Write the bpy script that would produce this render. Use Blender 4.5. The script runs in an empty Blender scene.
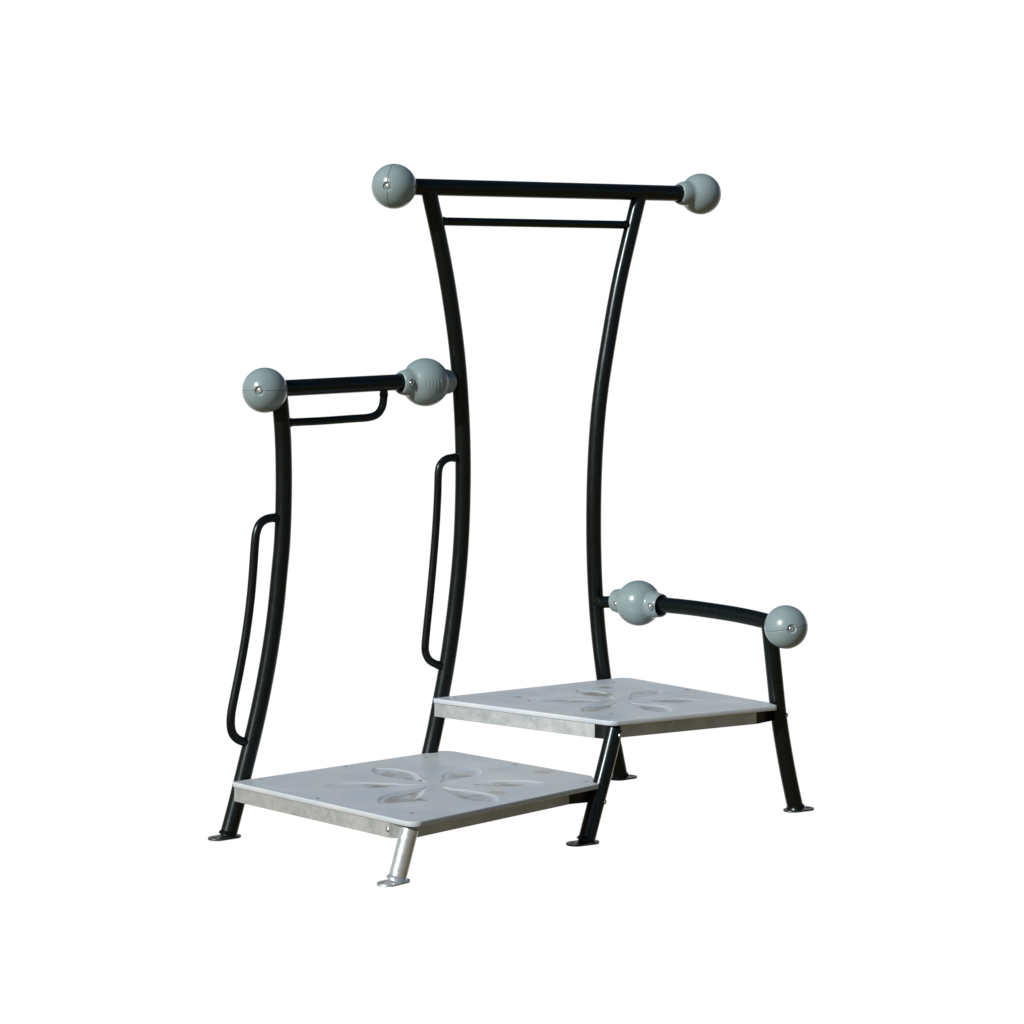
import bpy, bmesh, math, random
from mathutils import Vector, Matrix
random.seed(4)
scene = bpy.context.scene
col = scene.collection
H, YH, F = 1.633, 310.0, 2500.0          # eye height, horizon row, focal length in pixels

# ------------------------------------------------------------------ materials
def new_mat(name):
    m = bpy.data.materials.new(name); m.use_nodes = True
    return m, m.node_tree, m.node_tree.nodes['Principled BSDF']

def noise(nt, scale, detail=4, rough=.6, vec=None):
    n = nt.nodes.new('ShaderNodeTexNoise'); n.inputs['Scale'].default_value = scale
    n.inputs['Detail'].default_value = detail; n.inputs['Roughness'].default_value = rough
    if vec is not None: nt.links.new(vec, n.inputs['Vector'])
    return n.outputs['Fac']

def ramp(nt, fac, stops):
    r = nt.nodes.new('ShaderNodeValToRGB'); nt.links.new(fac, r.inputs[0])
    e = r.color_ramp.elements
    while len(e) < len(stops): e.new(.5)
    for i, (p, c) in enumerate(stops):
        e[i].position = p; e[i].color = (*c, 1) if len(c) == 3 else c
    return r.outputs[0]

def mix(nt, fac, a, b):
    m = nt.nodes.new('ShaderNodeMix'); m.data_type = 'RGBA'
    for s, v in ((0, fac), (6, a), (7, b)):
        if hasattr(v, 'is_output'): nt.links.new(v, m.inputs[s])
        else: m.inputs[s].default_value = v if s == 0 else (*v, 1)
    return m.outputs[2]

def coords(nt):
    g = nt.nodes.new('ShaderNodeNewGeometry'); return g.outputs['Position']

def bump(nt, b, h, strength, dist):
    n = nt.nodes.new('ShaderNodeBump'); n.inputs['Strength'].default_value = strength
    n.inputs['Distance'].default_value = dist
    nt.links.new(h, n.inputs['Height']); nt.links.new(n.outputs[0], b.inputs['Normal'])

def mat_black():
    m, nt, b = new_mat('black_powder_coat'); p = coords(nt)
    nt.links.new(ramp(nt, noise(nt, 9, 5, .6, p), [(.3, (.0016, .0034, .0036)), (.75, (.0030, .0052, .0054))]), b.inputs['Base Color'])
    nt.links.new(ramp(nt, noise(nt, 30, 4, .6, p), [(.3, (.22,)*3), (.8, (.34,)*3)]), b.inputs['Roughness'])
    b.inputs['Specular IOR Level'].default_value = .33
    b.inputs['Specular Tint'].default_value = (.86, .97, 1, 1)
    bump(nt, b, noise(nt, 700, 2, .5, p), .12, .0006)
    return m

def mat_galv(name='galvanised_steel', gain=1.0, metal=.52, rough=(.34, .55)):
    m, nt, b = new_mat(name); p = coords(nt)
    v = nt.nodes.new('ShaderNodeTexVoronoi'); v.inputs['Scale'].default_value = 55
    nt.links.new(p, v.inputs['Vector'])
    s = ramp(nt, v.outputs['Color'], [(.2, tuple(x*gain for x in (.40, .44, .465))), (.9, tuple(x*gain for x in (.46, .50, .525)))])
    c = mix(nt, ramp(nt, noise(nt, 14, 6, .65, p), [(.42, (0, 0, 0)), (.62, (1, 1, 1))]), s, tuple(x*gain for x in (.52, .555, .575)))
    nt.links.new(c, b.inputs['Base Color'])
    b.inputs['Metallic'].default_value = metal
    nt.links.new(ramp(nt, noise(nt, 60, 5, .6, p), [(.3, (rough[0],)*3), (.75, (rough[1],)*3)]), b.inputs['Roughness'])
    bump(nt, b, noise(nt, 120, 5, .6, p), .15, .001)
    return m

def mat_zinc():
    m, nt, b = new_mat('bright_zinc'); p = coords(nt)
    nt.links.new(ramp(nt, noise(nt, 80, 4, .6, p), [(.3, (.55, .55, .56)), (.8, (.72, .72, .73))]), b.inputs['Base Color'])
    b.inputs['Metallic'].default_value = .9; b.inputs['Roughness'].default_value = .25
    return m

def mat_ball():
    m, nt, b = new_mat('grey_green_plastic'); p = coords(nt)
    nt.links.new(ramp(nt, noise(nt, 11, 5, .6, p), [(.3, (.188, .266, .283)), (.75, (.226, .303, .318))]), b.inputs['Base Color'])
    nt.links.new(ramp(nt, noise(nt, 22, 4, .6, p), [(.3, (.20,)*3), (.8, (.31,)*3)]), b.inputs['Roughness'])
    bump(nt, b, noise(nt, 160, 3, .6, p), .06, .001)
    return m

# worn spots on the boards: place, reach, colour
SCUFFS = [(-.292, 7.42, .175, .075, (.23, .215, .18)), (-.045, 7.52, .18, .07, (.40, .40, .35)), (.10, 7.86, .18, .06, (.36, .37, .33)),
          (.315, 8.43, .36, .055, (.24, .26, .22)), (.315, 8.28, .36, .055, (.27, .29, .24)), (.30, 8.14, .36, .05, (.30, .32, .28)),
          (.02, 8.22, .36, .04, (.33, .36, .33)), (-.10, 8.03, .36, .03, (.33, .36, .33))]
def mat_board(name, dirty):
    m, nt, b = new_mat(name); p = coords(nt)
    base = ramp(nt, noise(nt, 5, 6, .6, p), [(.32, (.44, .51, .585)), (.68, (.55, .588, .605))])  # mottled blue tint in the base colour stands in for sky reflection
    speck = ramp(nt, noise(nt, 42, 6, .75, p), [(.60, (0, 0, 0)), (.76, (1, 1, 1))])
    c = mix(nt, speck, base, (.40, .42, .41))
    for (sx, sy, sz, rad, tint) in SCUFFS:
        d = nt.nodes.new('ShaderNodeVectorMath'); d.operation = 'DISTANCE'; nt.links.new(p, d.inputs[0]); d.inputs[1].default_value = (sx, sy, sz)
        mr = nt.nodes.new('ShaderNodeMapRange'); nt.links.new(d.outputs['Value'], mr.inputs[0])
        mr.inputs[1].default_value = 0; mr.inputs[2].default_value = rad; mr.inputs[3].default_value = .62; mr.inputs[4].default_value = -.05
        ad = nt.nodes.new('ShaderNodeMath'); ad.operation = 'ADD'; nt.links.new(mr.outputs[0], ad.inputs[0])
        nt.links.new(noise(nt, 30, 6, .75, p), ad.inputs[1])
        c = mix(nt, ramp(nt, ad.outputs[0], [(.72, (0, 0, 0)), (.98, (.85, .85, .85))]), c, tint)
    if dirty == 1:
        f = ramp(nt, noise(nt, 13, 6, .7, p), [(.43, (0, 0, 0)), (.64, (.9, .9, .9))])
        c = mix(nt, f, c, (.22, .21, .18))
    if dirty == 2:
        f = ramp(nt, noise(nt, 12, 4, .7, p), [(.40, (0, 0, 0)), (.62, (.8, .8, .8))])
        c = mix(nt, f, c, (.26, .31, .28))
    nt.links.new(c, b.inputs['Base Color'])
    nt.links.new(ramp(nt, noise(nt, 6, 3, .5, p), [(.32, (.30,)*3), (.68, (.50,)*3)]), b.inputs['Roughness'])
    b.inputs['Specular IOR Level'].default_value = .45
    bump(nt, b, noise(nt, 300, 3, .6, p), .08, .0008)
    return m

def mat_flat(name, c, r):
    m, nt, b = new_mat(name); p = coords(nt)
    nt.links.new(ramp(nt, noise(nt, 40, 3, .6, p), [(.3, tuple(x*.85 for x in c)), (.8, tuple(x*1.15 for x in c))]), b.inputs['Base Color'])
    b.inputs['Roughness'].default_value = r
    return m

BLACK, GALV, ZINC, BALL = mat_black(), mat_galv(), mat_zinc(), mat_ball()
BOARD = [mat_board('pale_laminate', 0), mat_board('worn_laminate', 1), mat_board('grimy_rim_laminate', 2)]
LEGZ = mat_galv('bright_galvanised_leg', 1.35, .72, (.24, .46))
WORN_GLARE = mat_flat('worn_glare_black_steel', (.030, .034, .033), .33)  # worn black, lightened further to paint in the grey glare on foot plates
DARK = mat_flat('dull_dark_steel', (.19, .20, .19), .5)

# ------------------------------------------------------------------ objects
WORLD = {}
def link(name, bm, mats, parent, label=None, smooth=40):
    """one mesh object, origin at its own centre, under its parent"""
    bmesh.ops.recalc_face_normals(bm, faces=bm.faces)
    bb = [Vector((min(v.co[i] for v in bm.verts), max(v.co[i] for v in bm.verts), 0)) for i in range(3)]
    c = Vector([(b[0]+b[1])/2 for b in bb])
    for v in bm.verts: v.co -= c
    for f in bm.faces: f.smooth = True
    for e in bm.edges:
        if len(e.link_faces) == 2 and e.calc_face_angle(0) > math.radians(smooth): e.smooth = False
    me = bpy.data.meshes.new(name); bm.to_mesh(me); bm.free()
    for m in (mats if isinstance(mats, list) else [mats]): me.materials.append(m)
    o = bpy.data.objects.new(name, me); col.objects.link(o)
    o.parent = parent; o.location = c - WORLD[parent.name]; WORLD[o.name] = c
    if label: o['label'] = label
    return o

def tube(bm, pts, r, seg=28, caps=True):
    """swept round tube through points (already dense)"""
    rings = []; n = len(pts); ref = None
    for i, p in enumerate(pts):
        t = (pts[min(i+1, n-1)] - pts[max(i-1, 0)]).normalized()
        if ref is None:
            ref = t.cross(Vector((0, 0, 1)))
            if ref.length < .1: ref = t.cross(Vector((0, 1, 0)))
        ref = (ref - t*ref.dot(t)).normalized(); b = t.cross(ref)
        rr = r[i] if isinstance(r, (list, tuple)) else r
        rings.append([bm.verts.new(p + ref*(rr*math.cos(a)) + b*(rr*math.sin(a))) for a in [2*math.pi*k/seg for k in range(seg)]])
    for a, b in zip(rings, rings[1:]):
        for k in range(seg): bm.faces.new((a[k], a[(k+1) % seg], b[(k+1) % seg], b[k]))
    if caps: bm.faces.new(rings[0]); bm.faces.new(rings[-1])
    return rings

def smooth_path(pts, n=12):
    """Catmull-Rom (centripetal-ish) through points"""
    P = [pts[0]*2-pts[1]] + pts + [pts[-1]*2-pts[-2]]; out = []
    for i in range(1, len(P)-2):
        a, b, c, d = P[i-1:i+3]
        for k in range(n):
            t = k/n
            out.append(.5*((2*b) + (c-a)*t + (2*a-5*b+4*c-d)*t*t + (3*b-a-3*c+d)*t**3))
    out.append(P[-2]); return out

def relax(pts, it):
    pts = list(pts)
    for _ in range(it):
        pts = [pts[0]] + [(pts[i-1]+pts[i]*2+pts[i+1])/4 for i in range(1, len(pts)-1)] + [pts[-1]]
    return pts

def prism(bm, poly, z0, z1):
    a = [bm.verts.new((x, y, z0)) for x, y in poly]; b = [bm.verts.new((x, y, z1)) for x, y in poly]
    n = len(poly)
    for i in range(n): bm.faces.new((a[i], a[(i+1) % n], b[(i+1) % n], b[i]))
    bm.faces.new(a[::-1]); bm.faces.new(b)

def lathe(bm, c, axis, prof, seg=72):
    axis = axis.normalized(); u = axis.cross(Vector((0, 0, 1)))
    if u.length < .1: u = axis.cross(Vector((0, 1, 0)))
    u.normalize(); w = axis.cross(u); rings = []
    for t, r in prof:
        if r < 1e-6: rings.append([bm.verts.new(c + axis*t)])
        else: rings.append([bm.verts.new(c + axis*t + u*(r*math.cos(a)) + w*(r*math.sin(a))) for a in [2*math.pi*k/seg for k in range(seg)]])
    for a, b in zip(rings, rings[1:]):
        for k in range(seg):
            k2 = (k+1) % seg
            if len(a) == 1: bm.faces.new((a[0], b[k], b[k2]))
            elif len(b) == 1: bm.faces.new((a[k], a[k2], b[0]))
            else: bm.faces.new((a[k], a[k2], b[k2], b[k]))

# ------------------------------------------------------------------ measured plan of the apparatus (metres)
def on_level(px, py, z):                    # point of a horizontal level
    Y = F*(H-z)/(py-YH); return Vector(((px-512)*Y/F, Y, z))
def at_depth(px, Y): return Vector(((px-512)*Y/F, Y, 0))
def on_wall(px, py, p, d):                  # point of the vertical plane through p along d
    s = (px-512)/F                          # X = s*Y ; p + k d
    k = (s*p.y - p.x)/(d.x - s*d.y)
    Y = p.y + k*d.y
    return Vector((s*Y, Y, H - (py-YH)*Y/F))

ZA, ZB = .18, .36
A = {k: on_level(x, y, ZA) for k, (x, y) in dict(L=(231.8, 781.8), F=(413.5, 823), R=(617, 780), B=(447, 750)).items()}
B = {k: on_level(x, y, ZB) for k, (x, y) in dict(L=(431.8, 698.2), F=(613, 721.5), R=(784, 705), B=(626, 677)).items()}
P1, P2, P4 = at_depth(244, 7.775), at_depth(441, 8.25), at_depth(604, 8.665)
P3, P5, P6 = at_depth(612, 7.69), at_depth(777.5, 8.12), at_depth(408.5, 7.20)
def dirn(a, b): d = (b-a); d.z = 0; return d.normalized()
D12, D24, D35, D63 = dirn(P1, P2), dirn(P2, P4), dirn(B['F'], B['R']), dirn(A['F'], A['R'])
DFRAME = dirn(P2, P4)

top = bpy.data.objects.new('step_apparatus', None); col.objects.link(top)
base = Vector((.05, 7.9, 0)); top.location = base; WORLD[top.name] = base
top.empty_display_size = .2
top['label'] = 'outdoor fitness step station with two pale platforms, curved black posts and grey ball grips'
top['category'] = 'exercise equipment'

RP = .0263
def extend_ground(pts, d):                  # carry the last segment straight to the ground
    a, b = pts[-2], pts[-1]
    t = (a-b); t.normalize()
    k = (b.z-.004)/t.z
    return pts + [b - t*k]

def foot_plate(parent, c, d, mat, hole_sign):
    """rounded oblong base plate with one bolt hole"""
    bm = bmesh.new(); L, W, T = .110, .062, .0055
    d = d.normalized(); n = Vector((-d.y, d.x, 0))
    c = c + d*(hole_sign*.012); c = Vector((c.x, c.y, 0))
    out = []
    for s in (1, -1):
        for k in range(17):
            a = -math.pi/2 + math.pi*k/16
            out.append(c + (d*((L-W)/2 + W/2*math.cos(a)) + n*(W/2*math.sin(a)))*s)
    hc = c + d*(hole_sign*.036); hr = .007
    hole = [hc + d*(hr*math.cos(a)) + n*(hr*math.sin(a)) for a in [2*math.pi*k/20 for k in range(20)]]
    def lp(pts, z, ins=0):
        return [bm.verts.new(((p-c)*(1-ins)+c if ins else p) + Vector((0, 0, z))) for p in pts]
    o0, o1, o2 = lp(out, 0), lp(out, T-.0015), lp(out, T, .02)
    h0, h1 = lp(hole, 0), lp(hole, T)
    def wall(a, b):
        for i in range(len(a)): bm.faces.new((a[i], a[(i+1) % len(a)], b[(i+1) % len(a)], b[i]))
    wall(o0, o1); wall(o1, o2); wall(h0, h1)
    for o_, h_ in ((o2, h1), (o0, h0)):
        es = [bm.edges.get((l[i], l[(i+1) % len(l)])) for l in (o_, h_) for i in range(len(l))]
        bmesh.ops.triangle_fill(bm, edges=es, use_beauty=True)
    return link('foot_plate', bm, mat, parent)

def post(px_pts, p, d, hole_sign, depth=None, mat=None, label=None, r=RP):
    mat = mat or BLACK
    if depth:                               # leaning leg given by its depth at top and foot
        y0, y1 = px_pts[0][1], px_pts[-1][1]; pts = []
        for x, y in px_pts:
            Y = depth[0] + (depth[1]-depth[0])*(y-y0)/(y1-y0); pts.append(Vector(((x-512)*Y/F, Y, H-(y-YH)*Y/F)))
    else: pts = [on_wall(x, y, p, d) for x, y in px_pts]
    pts = extend_ground(pts, d)
    path = relax(smooth_path(pts, 10), 30)
    bm = bmesh.new(); tube(bm, path, r, 36)
    # weld fillet where the tube meets its base plate
    b = path[-1]; up = (path[-4]-path[-1]).normalized()
    tube(bm, [b+up*.004, b+up*.0085, b+up*.013, b+up*.016], [r+.006, r+.0045, r+.0018, r-.001], 36)
    o = link('post', bm, mat, top, label)
    foot_plate(o, path[-1], d, WORN_GLARE if mat is BLACK else mat, hole_sign)
    return o, path

post1, path1 = post([(278.5, 386), (281, 411), (283.3, 441), (284, 492), (282.3, 543), (279.7, 568), (275.3, 616), (266.5, 673), (255, 728),
                     (247, 760), (236.9, 802), (229.5, 830)], P1, D12, -1, label='curved black post at the outer end of the lower step')
post2, path2 = post([(428, 186), (432, 206), (437, 228), (445.8, 272), (453.2, 320), (458.3, 362), (462, 416), (463.3, 467), (462.3, 518),
                     (460, 560), (454.2, 616), (446.9, 666), (441.3, 696), (434.9, 730), (429, 756)], P2, D24, -1,
                    label='tall curved black post on the left of the high bar')
post4, path4 = post([(641, 188), (638.3, 200), (626.8, 248), (617.3, 290), (608.7, 340), (600, 394.6), (595.4, 449), (593.6, 504), (593.9, 558),
                     (596, 603), (599.2, 640), (604, 679), (610, 722), (617.5, 762)], P4, D24, 1,
                    label='tall curved black post on the right of the high bar')
post3, path3 = post([(614.4, 729), (611.9, 740), (607.6, 758), (601.8, 781), (595.1, 806), (589.3, 829)], P3, D35, -1, depth=(7.745, 7.665),
                    label='short black post carrying the near corners of both steps')
post5, path5 = post([(769, 624), (770.3, 634), (772.3, 654), (775, 680), (778.2, 712), (782.2, 740), (788.2, 774), (793.5, 799)], P5, D35, 1,
                    label='black post under the outer end of the low handrail')
leg6, path6 = post([(410, 828.5), (406.5, 841), (402.4, 858), (398.3, 874)], P6, D63, -1, depth=(7.152, 7.134), mat=LEGZ, r=.0262,
                   label='short bare galvanised leg at the near corner of the lower step')

# ------------------------------------------------------------------ bars and rails
def straight(a, b, n=24): return [a.lerp(b, i/n) for i in range(n+1)]
def bar(name, pts, r, parent=None, mat=None, label=None, welds=()):
    """welds: distances from the start (or, negative, from the end) where a weld bead swells the tube"""
    bm = bmesh.new()
    if welds:
        dense = []
        for a, b in zip(pts, pts[1:]):
            k = max(1, int((b-a).length/.0025)); dense += [a.lerp(b, i/k) for i in range(k)]
        pts = dense + [pts[-1]]; acc = [0]
        for a, b in zip(pts, pts[1:]): acc.append(acc[-1]+(b-a).length)
        ws = [w if w > 0 else acc[-1]+w for w in welds]
        r = [r + sum(.0019*math.exp(-((x-w)/.005)**2) for w in ws) for x in acc]
    tube(bm, pts, r, 36); return link(name, bm, mat or BLACK, parent or top, label)

T_L, T_R = on_wall(394, 186.3, P2, D24), on_wall(700.6, 194, P2, D24)
high_bar = bar('crossbar', straight(T_L + (T_R-T_L).normalized()*.03, T_R - (T_R-T_L).normalized()*.05), .0276, label='high black crossbar joining the two tall posts')
bar('rail', straight(on_wall(436, 221.3, P2, D24), on_wall(632, 225, P2, D24)), .0140, label='thin black rail just below the high crossbar', welds=(.029, -.029))

A_L, A_R = on_wall(264.8, 390.2, P1, D12), on_wall(425.3, 382.2, P1, D12)
arm_left = bar('handrail', straight(A_L + D12*.03 + Vector((0, 0, .0035)), A_R - D12*.05 + Vector((0, 0, .0035))), .0262, label='level black handrail over the lower step')
stubv = on_wall(461, 379.5, P1, D12)
bar('stub', straight(A_R + D12*.06, stubv), .0215, arm_left, welds=(-.029,))

P5T = on_wall(769.5, 620, P5, D35); P4T = on_wall(595, 602, P2, D24)
D45 = dirn(P4T, P5T)
R_I, R_O = on_wall(638.6, 603, P4T, D45), on_wall(786, 627, P4T, D45)
rp = [on_wall(x, y, P4T, D45) for x, y in ((655, 603.6), (666, 605.1), (690, 607.6), (712, 610.7), (738, 614.8), (763, 620.3), (779, 625))]
arm_right = bar('handrail', relax(smooth_path(rp, 8), 10), .0258, label='low black handrail bending down to the right')
bar('stub', straight(on_wall(596, 602.3, P4T, D45), R_I - D45*.06), .0205, arm_right, welds=(.029,))

def loop(pts, p, d, parent, r, it=7):
    return bar('grab_loop', relax(smooth_path([on_wall(x, y, p, d) for x, y in pts], 8), it), r, parent, welds=(.0275, -.0275))
loop([(283, 518), (276, 517.8), (268, 518.5), (260.5, 523), (256.4, 532), (254.8, 545), (253.2, 569), (251.1, 594), (248.2, 619), (244.3, 645), (239.4, 672),
      (234.3, 697), (230.9, 716), (231.3, 730), (235.5, 737.5), (242.6, 741.5), (253, 742.8)], P1, D12, post1, .0136)
loop([(461, 457.4), (454, 457.6), (446.5, 458.8), (440.8, 464), (438.4, 472), (437.8, 492), (436.5, 518), (434.7, 544), (432.6, 569), (430.3, 594), (427.8, 618),
      (425.6, 640), (425.2, 651), (428.3, 659), (434.5, 663.6), (445, 667)], P2, D24, post2, .0128)
loop([(283, 423), (290, 422.4), (322, 420.9), (352, 418.7), (368, 417.6), (377, 414.5), (382, 407.5), (383.6, 399), (384, 386)], P1, D12, arm_left, .0128)

# ------------------------------------------------------------------ ball grips
def sphere_shell(bm, c, R, seam, hole=None, groove=.0023, hole_r=.0132, depth=.0065):
    """ball moulded in two halves: groove on the seam circle, a sunk screw seat at 'hole'"""
    s = seam.normalized(); u = (hole - s*hole.dot(s)).normalized() if hole else s.orthogonal().normalized(); w = s.cross(u)
    lats = sorted(set([-math.pi/2 + math.pi*k/56 for k in range(57)] + [x*.007 for x in range(-34, 35)]))
    lons = sorted(set([2*math.pi*k/110 for k in range(110)] + [x*.0095 for x in range(0, 32)] + [2*math.pi-x*.0095 for x in range(1, 32)]))
    def pos(la, lo):
        n = s*math.sin(la) + (u*math.cos(lo) + w*math.sin(lo))*math.cos(la)
        r = R - groove*math.exp(-(la/.011)**2)
        if hole:
            d = math.acos(max(-1, min(1, n.dot(hole))))*R
            k = max(0, min(1, (hole_r+.003-d)/.004)); r = r - depth*k*k*(3-2*k)
        return c + n*r
    rows = []
    for la in lats:
        if abs(abs(la)-math.pi/2) < 1e-6: rows.append([bm.verts.new(pos(la, 0))])
        else: rows.append([bm.verts.new(pos(la, lo)) for lo in lons])
    m = len(lons)
    for a, b in zip(rows, rows[1:]):
        for k in range(m):
            k2 = (k+1) % m
            if len(a) == 1: bm.faces.new((a[0], b[k], b[k2]))
            elif len(b) == 1: bm.faces.new((a[k], a[k2], b[0]))
            else: bm.faces.new((a[k], a[k2], b[k2], b[k]))

def face_dir(dx, dz, c):                    # unit direction with sideways dx and upward dz, turned to the front
    y = math.sqrt(max(0, 1-dx*dx-dz*dz))
    v = Vector((c.x, c.y, c.z-H)).normalized(); r = v.cross(Vector((0, 0, 1))).normalized(); up = r.cross(v)
    return (r*dx + up*dz - v*y).normalized()

def screw(parent, p, n, r=.0085, mat=None, h=.55, name='screw'):
    bm = bmesh.new()
    prof = [(-.006, r*1.0), (0, r)] + [(h*r*math.sin(a), r*math.cos(a)) for a in [math.pi/2*k/8 for k in range(1, 6)]]
    prof += [(h*r*.80, r*.36), (h*r*.45, r*.32), (h*r*.42, 0)]      # hex-socket recess
    lathe(bm, p, n, prof, 24); return link(name, bm, mat or ZINC, parent)

def end_ball(c, R, axis, hole, seam_roll, parent, label):
    bm = bmesh.new(); hole = hole.normalized()
    t = (axis - hole*axis.dot(hole)).normalized()
    q = Matrix.Rotation(seam_roll, 3, hole)
    seam = (q @ hole.cross(t)).normalized()
    sphere_shell(bm, c, R, seam, hole)
    o = link('ball_grip', bm, BALL, parent, label, smooth=75)
    screw(o, c + hole*(R-.0062), hole, .0088, h=.45)
    return o

def collar_profile(R, two, t_in=.104, rc=.0432, open_r=.0290):
    """bulbed collar flowing into the sphere, profile along the bar axis"""
    col_ = [(-t_in+.012, open_r-.002), (-t_in-.001, open_r), (-t_in-.0025, open_r+.003), (-t_in-.001, open_r+.007), (-t_in+.004, rc-.0055),
            (-t_in+.012, rc-.0020), (-t_in+.022, rc), (-t_in+.030, rc+.0004), (-.0705, rc+.0008)]
    a0 = math.acos(.825)
    sph = []
    for k in range(33):
        a = a0 + ((math.pi - 2*a0) if two else (math.pi - a0))*k/32
        sph.append((-R*math.cos(a), max(0, R*math.sin(a))))
    if two: return col_ + sph + [(-t, r) for t, r in col_[::-1]]
    return col_ + sph

def collared(c, R, axis, two, parent, label, t_in=.104, open_r=.0290):
    bm = bmesh.new(); prof = collar_profile(R, two, t_in, open_r=open_r)
    if not two: prof[-1] = (R, 0)
    # smooth the profile
    for _ in range(2):
        prof = [prof[0]] + [((prof[i-1][0]+2*prof[i][0]+prof[i+1][0])/4, (prof[i-1][1]+2*prof[i][1]+prof[i+1][1])/4) for i in range(1, len(prof)-1)] + [prof[-1]]
    if not two: prof[-1] = (R, 0)
    lathe(bm, c, axis, prof, 96)
    return link('ball_grip', bm, BALL, parent, label, smooth=75)

end_ball(T_L, .0735, D24, face_dir(-.30, .00, T_L), math.radians(-90), high_bar, 'grey ball on the left end of the high crossbar')
end_ball(A_L, .0710, D12, face_dir(-.24, -.03, A_L), math.radians(0), arm_left, 'grey ball on the outer end of the left handrail')
end_ball(R_O, .0700, D45, face_dir(.27, -.09, R_O), math.radians(12), arm_right, 'grey ball on the outer end of the low handrail')
collared(T_R, .0735, (T_R-T_L), False, high_bar, 'grey ball with collar on the right end of the high crossbar')
bi = collared(A_R, .0795, D12, True, arm_left, 'large grey double-collared ball against the left tall post')
br = collared(R_I, .0770, D45, True, arm_right, 'large grey double-collared ball beside the right tall post', open_r=.0335)

def seat_screw(parent, c, axis, px, py, rad, r=.0095):
    """screw on a collar: where the sight line (px,py) meets the collar's skin"""
    d = Vector(((px-512)/F, 1, -(py-YH)/F)); o = Vector((0, 0, H)); axis = axis.normalized()
    best = None
    dd = d - axis*d.dot(axis); oc = o-c; oo = oc - axis*oc.dot(axis)
    a, b, q = dd.dot(dd), 2*dd.dot(oo), oo.dot(oo)-rad*rad
    t = (-b - math.sqrt(b*b-4*a*q))/(2*a); p = o + d*t
    rel = p-c; n = (rel - axis*rel.dot(axis)).normalized()
    screw(parent, p + n*.0005, n, r, h=.6)
    bm = bmesh.new(); lathe(bm, p, n, [(-.003, r+.0045), (.0006, r+.0045), (.0016, r+.0032), (.0008, r+.0012), (-.003, r+.0010)], 28)
    link('screw_seat', bm, BALL, parent)
seat_screw(bi, A_R, D12, 411.6, 383, .0437)
seat_screw(br, R_I, D45, 615.6, 604, .0437, .0085)
seat_screw(br, R_I, D45, 649.8, 606.3, .0437, .0085)

# worn raised lettering on the big ball of the left handrail (thin strokes following the ball)
bm = bmesh.new()
def stroke(pts):
    prs = []
    for x, y in pts:
        dx, dz = (x-425.3)/24.0, -(y-382.2)/24.0
        n = face_dir(dx, dz, A_R); prs.append(A_R + n*(.0795+.0002))
    dense = []
    for a, b in zip(prs, prs[1:]): dense += [A_R + (a.lerp(b, k/6)-A_R).normalized()*.0797 for k in range(6)]
    tube(bm, dense + [prs[-1]], .0008, 8)
for s in ([(425.3, 379.2), (425.3, 387.6)], [(428.8, 379.2), (428.8, 387.9), (432.3, 387.9)], [(432.3, 379.4), (432.3, 387.9)],
          [(435.2, 379.2), (435.2, 388)], [(435.2, 379.2), (438.4, 388), (438.4, 379.2)], [(441.4, 379.4), (441.4, 388)]):
    stroke(s)
link('raised_mark', bm, BALL, bi)

# ------------------------------------------------------------------ platforms
def v2(p): return Vector((p.x, p.y))
def round_poly(pts, radii, n=8):
    out = []; m = len(pts)
    for i in range(m):
        p, a, b = pts[i], (pts[i-1]-pts[i]).normalized(), (pts[(i+1) % m]-pts[i]).normalized()
        ang = a.angle(b)/2; r = radii[i]
        c = p + (a+b).normalized()*(r/math.sin(ang)); t = r/math.tan(ang)
        s, e = p + a*t - c, p + b*t - c
        for k in range(n+1):
            f = k/n; w = s.lerp(e, f).normalized()*r; out.append(c + w)
    return out
def inset(poly, d):
    m = len(poly); out = []
    area = sum(poly[i].x*poly[(i+1) % m].y - poly[(i+1) % m].x*poly[i].y for i in range(m)); sg = 1 if area > 0 else -1
    for i in range(m):
        e1, e2 = (poly[i]-poly[i-1]), (poly[(i+1) % m]-poly[i])
        if e1.length < 1e-9 or e2.length < 1e-9: out.append(poly[i].copy()); continue
        n1 = Vector((-e1.y, e1.x)).normalized()*sg; n2 = Vector((-e2.y, e2.x)).normalized()*sg
        b = (n1+n2); b = b/ max(.2, b.length_squared)*2
        out.append(poly[i] + b*d)
    return out

def petal(c, phi, r0, r1, W, n=30):
    d = Vector((math.cos(phi), math.sin(phi))); q = Vector((-d.y, d.x)); up, lo = [], []
    for k in range(n+1):
        s = (1-math.cos(math.pi*k/n))/2
        w = W*(math.sin(math.pi*s**1.45))**.85 if 0 < s < 1 else 0
        if w < .0025 and 0 < k < n: w = .0025
        p = c + d*(r0+(r1-r0)*s)
        if k in (0, n): up.append(p)
        else: up.append(p+q*w); lo.append(p-q*w)
    return up + lo[::-1], c + d*(r0+(r1-r0)*.60)

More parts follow.
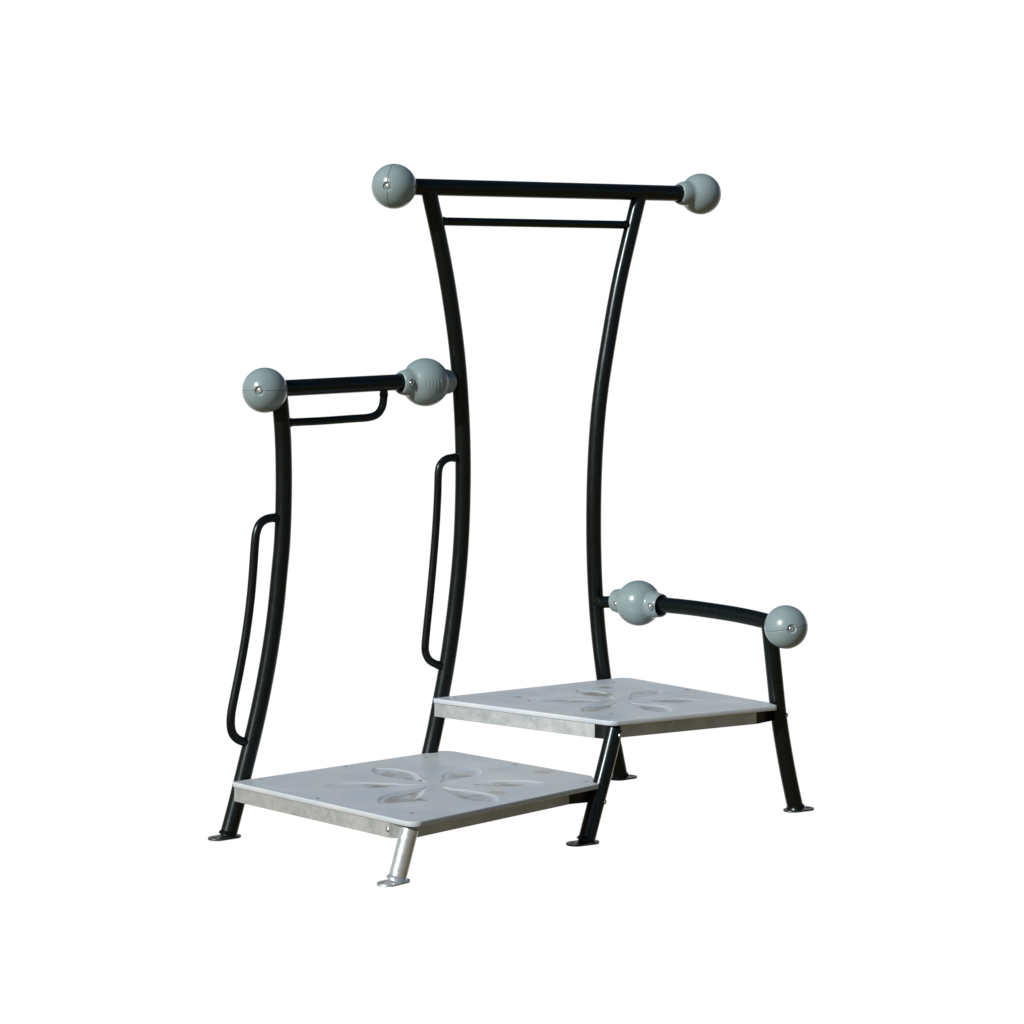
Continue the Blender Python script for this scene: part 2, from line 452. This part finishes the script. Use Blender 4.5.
def xy(px, py, z): return v2(on_level(px, py, z))
def platform(name, corners, cut, radii, z, petals, label, screws_uv, deep=1.0):
    """cut: dict corner -> (length off previous side, length off next side) replaces a corner by a chamfer"""
    order = ['L', 'F', 'R', 'B']; pts, rad = [], []
    for i, k in enumerate(order):
        p = v2(corners[k]); a = v2(corners[order[i-1]]); b = v2(corners[order[(i+1) % 4]])
        if k in cut:
            pts += [cut[k][0], cut[k][1]]; rad += [.012, .006]
        else: pts.append(p); rad.append(radii[k])
    poly = round_poly(pts, rad); T = .0150
    bm = bmesh.new()
    def lp(pl, zz): return [bm.verts.new((p.x, p.y, zz)) for p in pl]
    def wall(a, b, mi=0):
        for i in range(len(a)):
            f = bm.faces.new((a[i], a[(i+1) % len(a)], b[(i+1) % len(a)], b[i])); f.material_index = mi
    l0, l1, l2, l3 = lp(inset(poly, .001), z-T), lp(poly, z-T+.001), lp(poly, z-.0014), lp(inset(poly, .0003), z-.0005)
    l4 = lp(inset(poly, .0013), z)
    for a, b in ((l0, l1), (l1, l2), (l2, l3), (l3, l4)): wall(a, b)
    bm.faces.new(l0[::-1])
    loops = [l4]
    for (c, phi, r0, r1, W) in petals:
        pl, pc = petal(c, phi, r0, r1, W); prev = lp(pl, z); loops.append(prev)
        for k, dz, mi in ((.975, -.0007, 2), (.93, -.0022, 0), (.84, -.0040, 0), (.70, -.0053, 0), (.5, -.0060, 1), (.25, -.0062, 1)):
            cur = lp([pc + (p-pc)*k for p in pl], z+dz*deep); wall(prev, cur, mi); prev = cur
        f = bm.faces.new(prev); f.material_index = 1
    es = [bm.edges.get((l[i], l[(i+1) % len(l)])) for l in loops for i in range(len(l))]
    bmesh.ops.triangle_fill(bm, edges=es, use_beauty=True)
    for e in es: e.smooth = False
    o = link(name, bm, BOARD, top, label, smooth=50)
    for (u, v) in screws_uv:
        p = xy(u, v, z)
        screw(o, Vector((p.x, p.y, z+.0002)), Vector((0, 0, 1)), .0062, DARK, h=.18)
    return o, poly

def frame(parent, corners, z, cuts, h=.0445, t=.004, ins=.011):
    """galvanised channel skirt under a board; cuts: corner -> (off the previous side, off the next side)"""
    order = ['L', 'F', 'R', 'B']; pts = []
    if isinstance(ins, tuple):              # own overhang per side: BL, LF, FR, RB
        cs = [v2(corners[k]) for k in order]; ctr = sum(cs, Vector((0, 0)))/4; lines = []
        for i in range(4):
            a, b = cs[i-1], cs[i]; n_ = Vector((-(b-a).y, (b-a).x)).normalized()
            if n_.dot(ctr-a) < 0: n_ = -n_
            lines.append((a + n_*ins[i], (b-a).normalized()))
        base_ = []
        for i in range(4):
            (p, r_), (q, s_) = lines[i], lines[(i+1) % 4]
            t_ = ((q-p).x*s_.y - (q-p).y*s_.x)/(r_.x*s_.y - r_.y*s_.x); base_.append(p + r_*t_)
    else: base_ = inset([v2(corners[k]) for k in order], ins)
    for i, k in enumerate(order):
        if k in cuts:
            a, b = base_[i-1], base_[(i+1) % 4]
            pts += [base_[i] + (a-base_[i]).normalized()*cuts[k][0], base_[i] + (b-base_[i]).normalized()*cuts[k][1]]
        else: pts.append(base_[i])
    zt = z-.0152; bm = bmesh.new(); outer, inner, lip = pts, inset(pts, t), inset(pts, .030)
    def lp(pl, zz): return [bm.verts.new((p.x, p.y, zz)) for p in pl]
    o0, o1, i1, i0, p0, p1 = lp(outer, zt-h), lp(outer, zt), lp(inner, zt), lp(inner, zt-h+t), lp(lip, zt-h+t), lp(lip, zt-h)
    seq = [o0, o1, i1, i0, p0, p1, o0]; n = len(outer)
    for a, b in zip(seq, seq[1:]):
        for i in range(n): bm.faces.new((a[i], a[(i+1) % n], b[(i+1) % n], b[i]))
    bmesh.ops.bevel(bm, geom=[e for e in bm.edges], offset=.0008, segments=1, affect='EDGES')
    return link('frame', bm, GALV, parent), pts

cA = v2((A['L']+A['F']+A['R']+A['B'])/4)
def diag(c4):
    a, b, c, d = v2(c4['L']), v2(c4['R']), v2(c4['F']), v2(c4['B'])
    r, s = b-a, d-c; t = ((c-a).x*s.y - (c-a).y*s.x)/(r.x*s.y-r.y*s.x); return a + r*t
cA, cB = xy(434, 784.3, ZA), xy(623, 700.6, ZB)
ang0 = math.radians(-115)
petA = [(cA, ang0 + math.radians(60*k), .040, .345 if k != 3 else .30, .057) for k in range(6)]
petB = [(cB, math.radians(-119 + 60*k), .036, .275, .048) for k in range(6)]
boardA, polyA = platform('platform', A, {'R': (xy(599, 783.8, ZA), xy(591.5, 775.8, ZA))}, dict(L=.009, F=.034, B=.045), ZA, petA,
                         'lower pale grey platform on galvanised frame', [(260.5, 779.4), (317.5, 798.4), (411.6, 813), (426.5, 757.6), (346, 766.5), (419.7, 780.3), (515, 764.8), (586, 781.5)], deep=.82)
boardB, polyB = platform('platform', B, {'R': (xy(777.5, 705.6, ZB), xy(768, 702.2, ZB))}, dict(L=.009, F=.032, B=.045), ZB, petB,
                         'upper pale grey platform on galvanised frame', [(528.6, 700.5), (687, 689.6), (611, 714), (613, 682.4), (455, 698.3)], deep=.55)
frA, fpA = frame(boardA, A, ZA, {'F': (.048, .058), 'R': (.150, .050)}, ins=(.006, .004, .055, .012))
frB, fpB = frame(boardB, B, ZB, {'F': (.036, .036), 'R': (.060, .040)}, ins=(.006, .004, .036, .012))

def bracket(parent, a, b, apex, z, mat, h=.0440):
    """folded bracket that closes the cut corner of a frame and grips the post"""
    bm = bmesh.new(); zt = z-.0153
    poly = [a, apex[0], apex[1], b]
    m = (a+b)/2; inn = [p + ((a+b)/2 - (apex[0]+apex[1])/2).normalized()*.0045 for p in poly]
    ring = poly + inn[::-1]
    prism(bm, [(p.x, p.y) for p in ring], zt-h, zt)
    return link('corner_bracket', bm, mat, parent)
def near(path, z):
    for a, b in zip(path, path[1:]):
        if (a.z-z)*(b.z-z) <= 0: return v2(a.lerp(b, (z-a.z)/(b.z-a.z if abs(b.z-a.z) > 1e-9 else 1)))
    return v2(path[0])
def apex(p, a, b, w=.024, back=.004):
    t = (b-a).normalized(); o = (p-(a+b)/2); o = (o - t*o.dot(t)); o = o.normalized() if o.length > 1e-6 else Vector((0, 0))
    return [p - t*w - o*.014, p + t*w - o*.014]
p3b, p3a, p5b, p6a = near(path3, ZB-.035), near(path3, ZA-.035), near(path5, ZB-.035), near(path6, ZA-.035)
# frame points order: L, F-, F+, R-, R+, B
bkB = bracket(boardB, fpB[1], fpB[2], apex(p3b, fpB[1], fpB[2], .020), ZB, BLACK)
bkB2 = bracket(boardB, fpB[3], fpB[4], apex(p5b, fpB[3], fpB[4], .018), ZB, BLACK)
bkA2 = bracket(boardA, fpA[3], fpA[4], apex(p3a, fpA[3], fpA[4], .018), ZA, BLACK)
bkA = bracket(boardA, fpA[1], fpA[2], apex(p6a, fpA[1], fpA[2], .016), ZA, GALV, h=.036)
# lugs tying the frames to the posts behind them
def lug(parent, p, corner_pt, z, mat):
    bm = bmesh.new(); d = (corner_pt-p); L = d.length; d.normalize(); n = Vector((-d.y, d.x))*.014
    a, b = p + d*.015, p + d*(L)
    prism(bm, [tuple(a-n), tuple(b-n), tuple(b+n), tuple(a+n)], z-.058, z-.020); link('lug', bm, mat, parent)
for parent, fp, path, z in ((boardA, fpA, path1, ZA), (boardB, fpB, path2, ZB), (boardA, fpA, path2, ZA), (boardB, fpB, path4, ZB)):
    p = near(path, z-.04)
    a, b = fp[-1], fp[0]; t = (b-a).normalized(); k = max(.03, min((b-a).length-.03, (p-a).dot(t)))
    q = a + t*k; nrm = Vector((t.y, -t.x)); nrm = nrm if nrm.dot(q-p) > 0 else -nrm
    lug(parent, p, q + nrm*.002, z, BLACK)

# bolts through the posts
def post_bolt(parent, path, z, px, r=.0085):
    p = near(path, z); c = Vector((p.x, p.y, z)); s = (px - (512 + F*p.x/p.y))/(F*.0263/p.y)
    s = max(-.98, min(.98, s)); n = Vector((s, -math.sqrt(1-s*s), 0)).normalized()
    screw(parent, c + n*.0262, n, r, h=.7, name='bolt')
post_bolt(post3, path3, .318, 620, .0085)
post_bolt(post3, path3, .122, 606, .0085)
post_bolt(post5, path5, .318, 787, .0075)
pb = v2(A['F']).lerp(v2(A['L']), .115)
bn = Vector((-(A['F']-A['L']).y, (A['F']-A['L']).x, 0)).normalized(); bn = bn if bn.y < 0 else -bn
screw(frA, Vector((fpA[1].x, fpA[1].y, ZA-.036)) - bn*(-.0005) + Vector(((fpA[0]-fpA[1]).normalized().x, (fpA[0]-fpA[1]).normalized().y, 0))*.012, bn, .0085, h=.6, name='bolt')

# ------------------------------------------------------------------ light
SUN = Vector((-.595, -.635, .465)).normalized()
sd = bpy.data.lights.new('sun', 'SUN'); sd.energy = 4.2; sd.angle = math.radians(.6); sd.color = (1, .965, .91)
so = bpy.data.objects.new('sun', sd); col.objects.link(so); so.rotation_euler = SUN.to_track_quat('Z', 'Y').to_euler(); so.location = (-4, 3, 5)

w = bpy.data.worlds.new('World'); scene.world = w; w.use_nodes = True; nt = w.node_tree; nt.nodes.clear()
N = nt.nodes.new; Lk = nt.links.new
tc = N('ShaderNodeTexCoord'); sep = N('ShaderNodeSeparateXYZ'); Lk(tc.outputs['Generated'], sep.inputs[0])
def sstep(src, a, b, lo=0, hi=1):
    m = N('ShaderNodeMapRange'); m.interpolation_type = 'SMOOTHSTEP'
    Lk(src, m.inputs[0]); m.inputs[1].default_value = a; m.inputs[2].default_value = b; m.inputs[3].default_value = lo; m.inputs[4].default_value = hi
    return m.outputs[0]
sky = N('ShaderNodeTexSky'); sky.sky_type = 'NISHITA'; sky.sun_disc = False
sky.sun_elevation = math.asin(SUN.z); sky.sun_rotation = math.atan2(SUN.x, SUN.y)
bg_sky = N('ShaderNodeBackground'); Lk(sky.outputs[0], bg_sky.inputs[0]); bg_sky.inputs[1].default_value = .052
bg_gr = N('ShaderNodeBackground'); bg_gr.inputs[0].default_value = (.185, .138, .068, 1)
bg_wh = N('ShaderNodeBackground'); bg_wh.inputs[0].default_value = (1, 1, 1, 1); bg_wh.inputs[1].default_value = 1.02
m1 = N('ShaderNodeMixShader'); Lk(sstep(sep.outputs[2], -.02, .03), m1.inputs[0]); Lk(bg_gr.outputs[0], m1.inputs[1]); Lk(bg_sky.outputs[0], m1.inputs[2])
front = sstep(sep.outputs[1], .58, .78); high = sstep(sep.outputs[2], .145, .24, 1, 0); low = sstep(sep.outputs[2], -.62, -.48)
mul = N('ShaderNodeMath'); mul.operation = 'MULTIPLY'; Lk(front, mul.inputs[0]); Lk(high, mul.inputs[1])
mul2 = N('ShaderNodeMath'); mul2.operation = 'MULTIPLY'; Lk(mul.outputs[0], mul2.inputs[0]); Lk(low, mul2.inputs[1])
m2 = N('ShaderNodeMixShader'); Lk(mul2.outputs[0], m2.inputs[0]); Lk(m1.outputs[0], m2.inputs[1]); Lk(bg_wh.outputs[0], m2.inputs[2])
out = N('ShaderNodeOutputWorld'); Lk(m2.outputs[0], out.inputs[0])

# ------------------------------------------------------------------ camera
cd = bpy.data.cameras.new('camera'); co = bpy.data.objects.new('camera', cd); col.objects.link(co)
cd.sensor_width = 36; cd.lens = F/1024*36; cd.shift_y = -(512-YH)/1024
co.location = (0, 0, H); co.rotation_euler = (math.pi/2, 0, 0); cd.clip_end = 200; cd.clip_start = .05
scene.camera = co
vs = scene.view_settings; vs.view_transform = 'Standard'; vs.look = 'None'; vs.exposure = 0; vs.gamma = 1; vs.use_curve_mapping = False
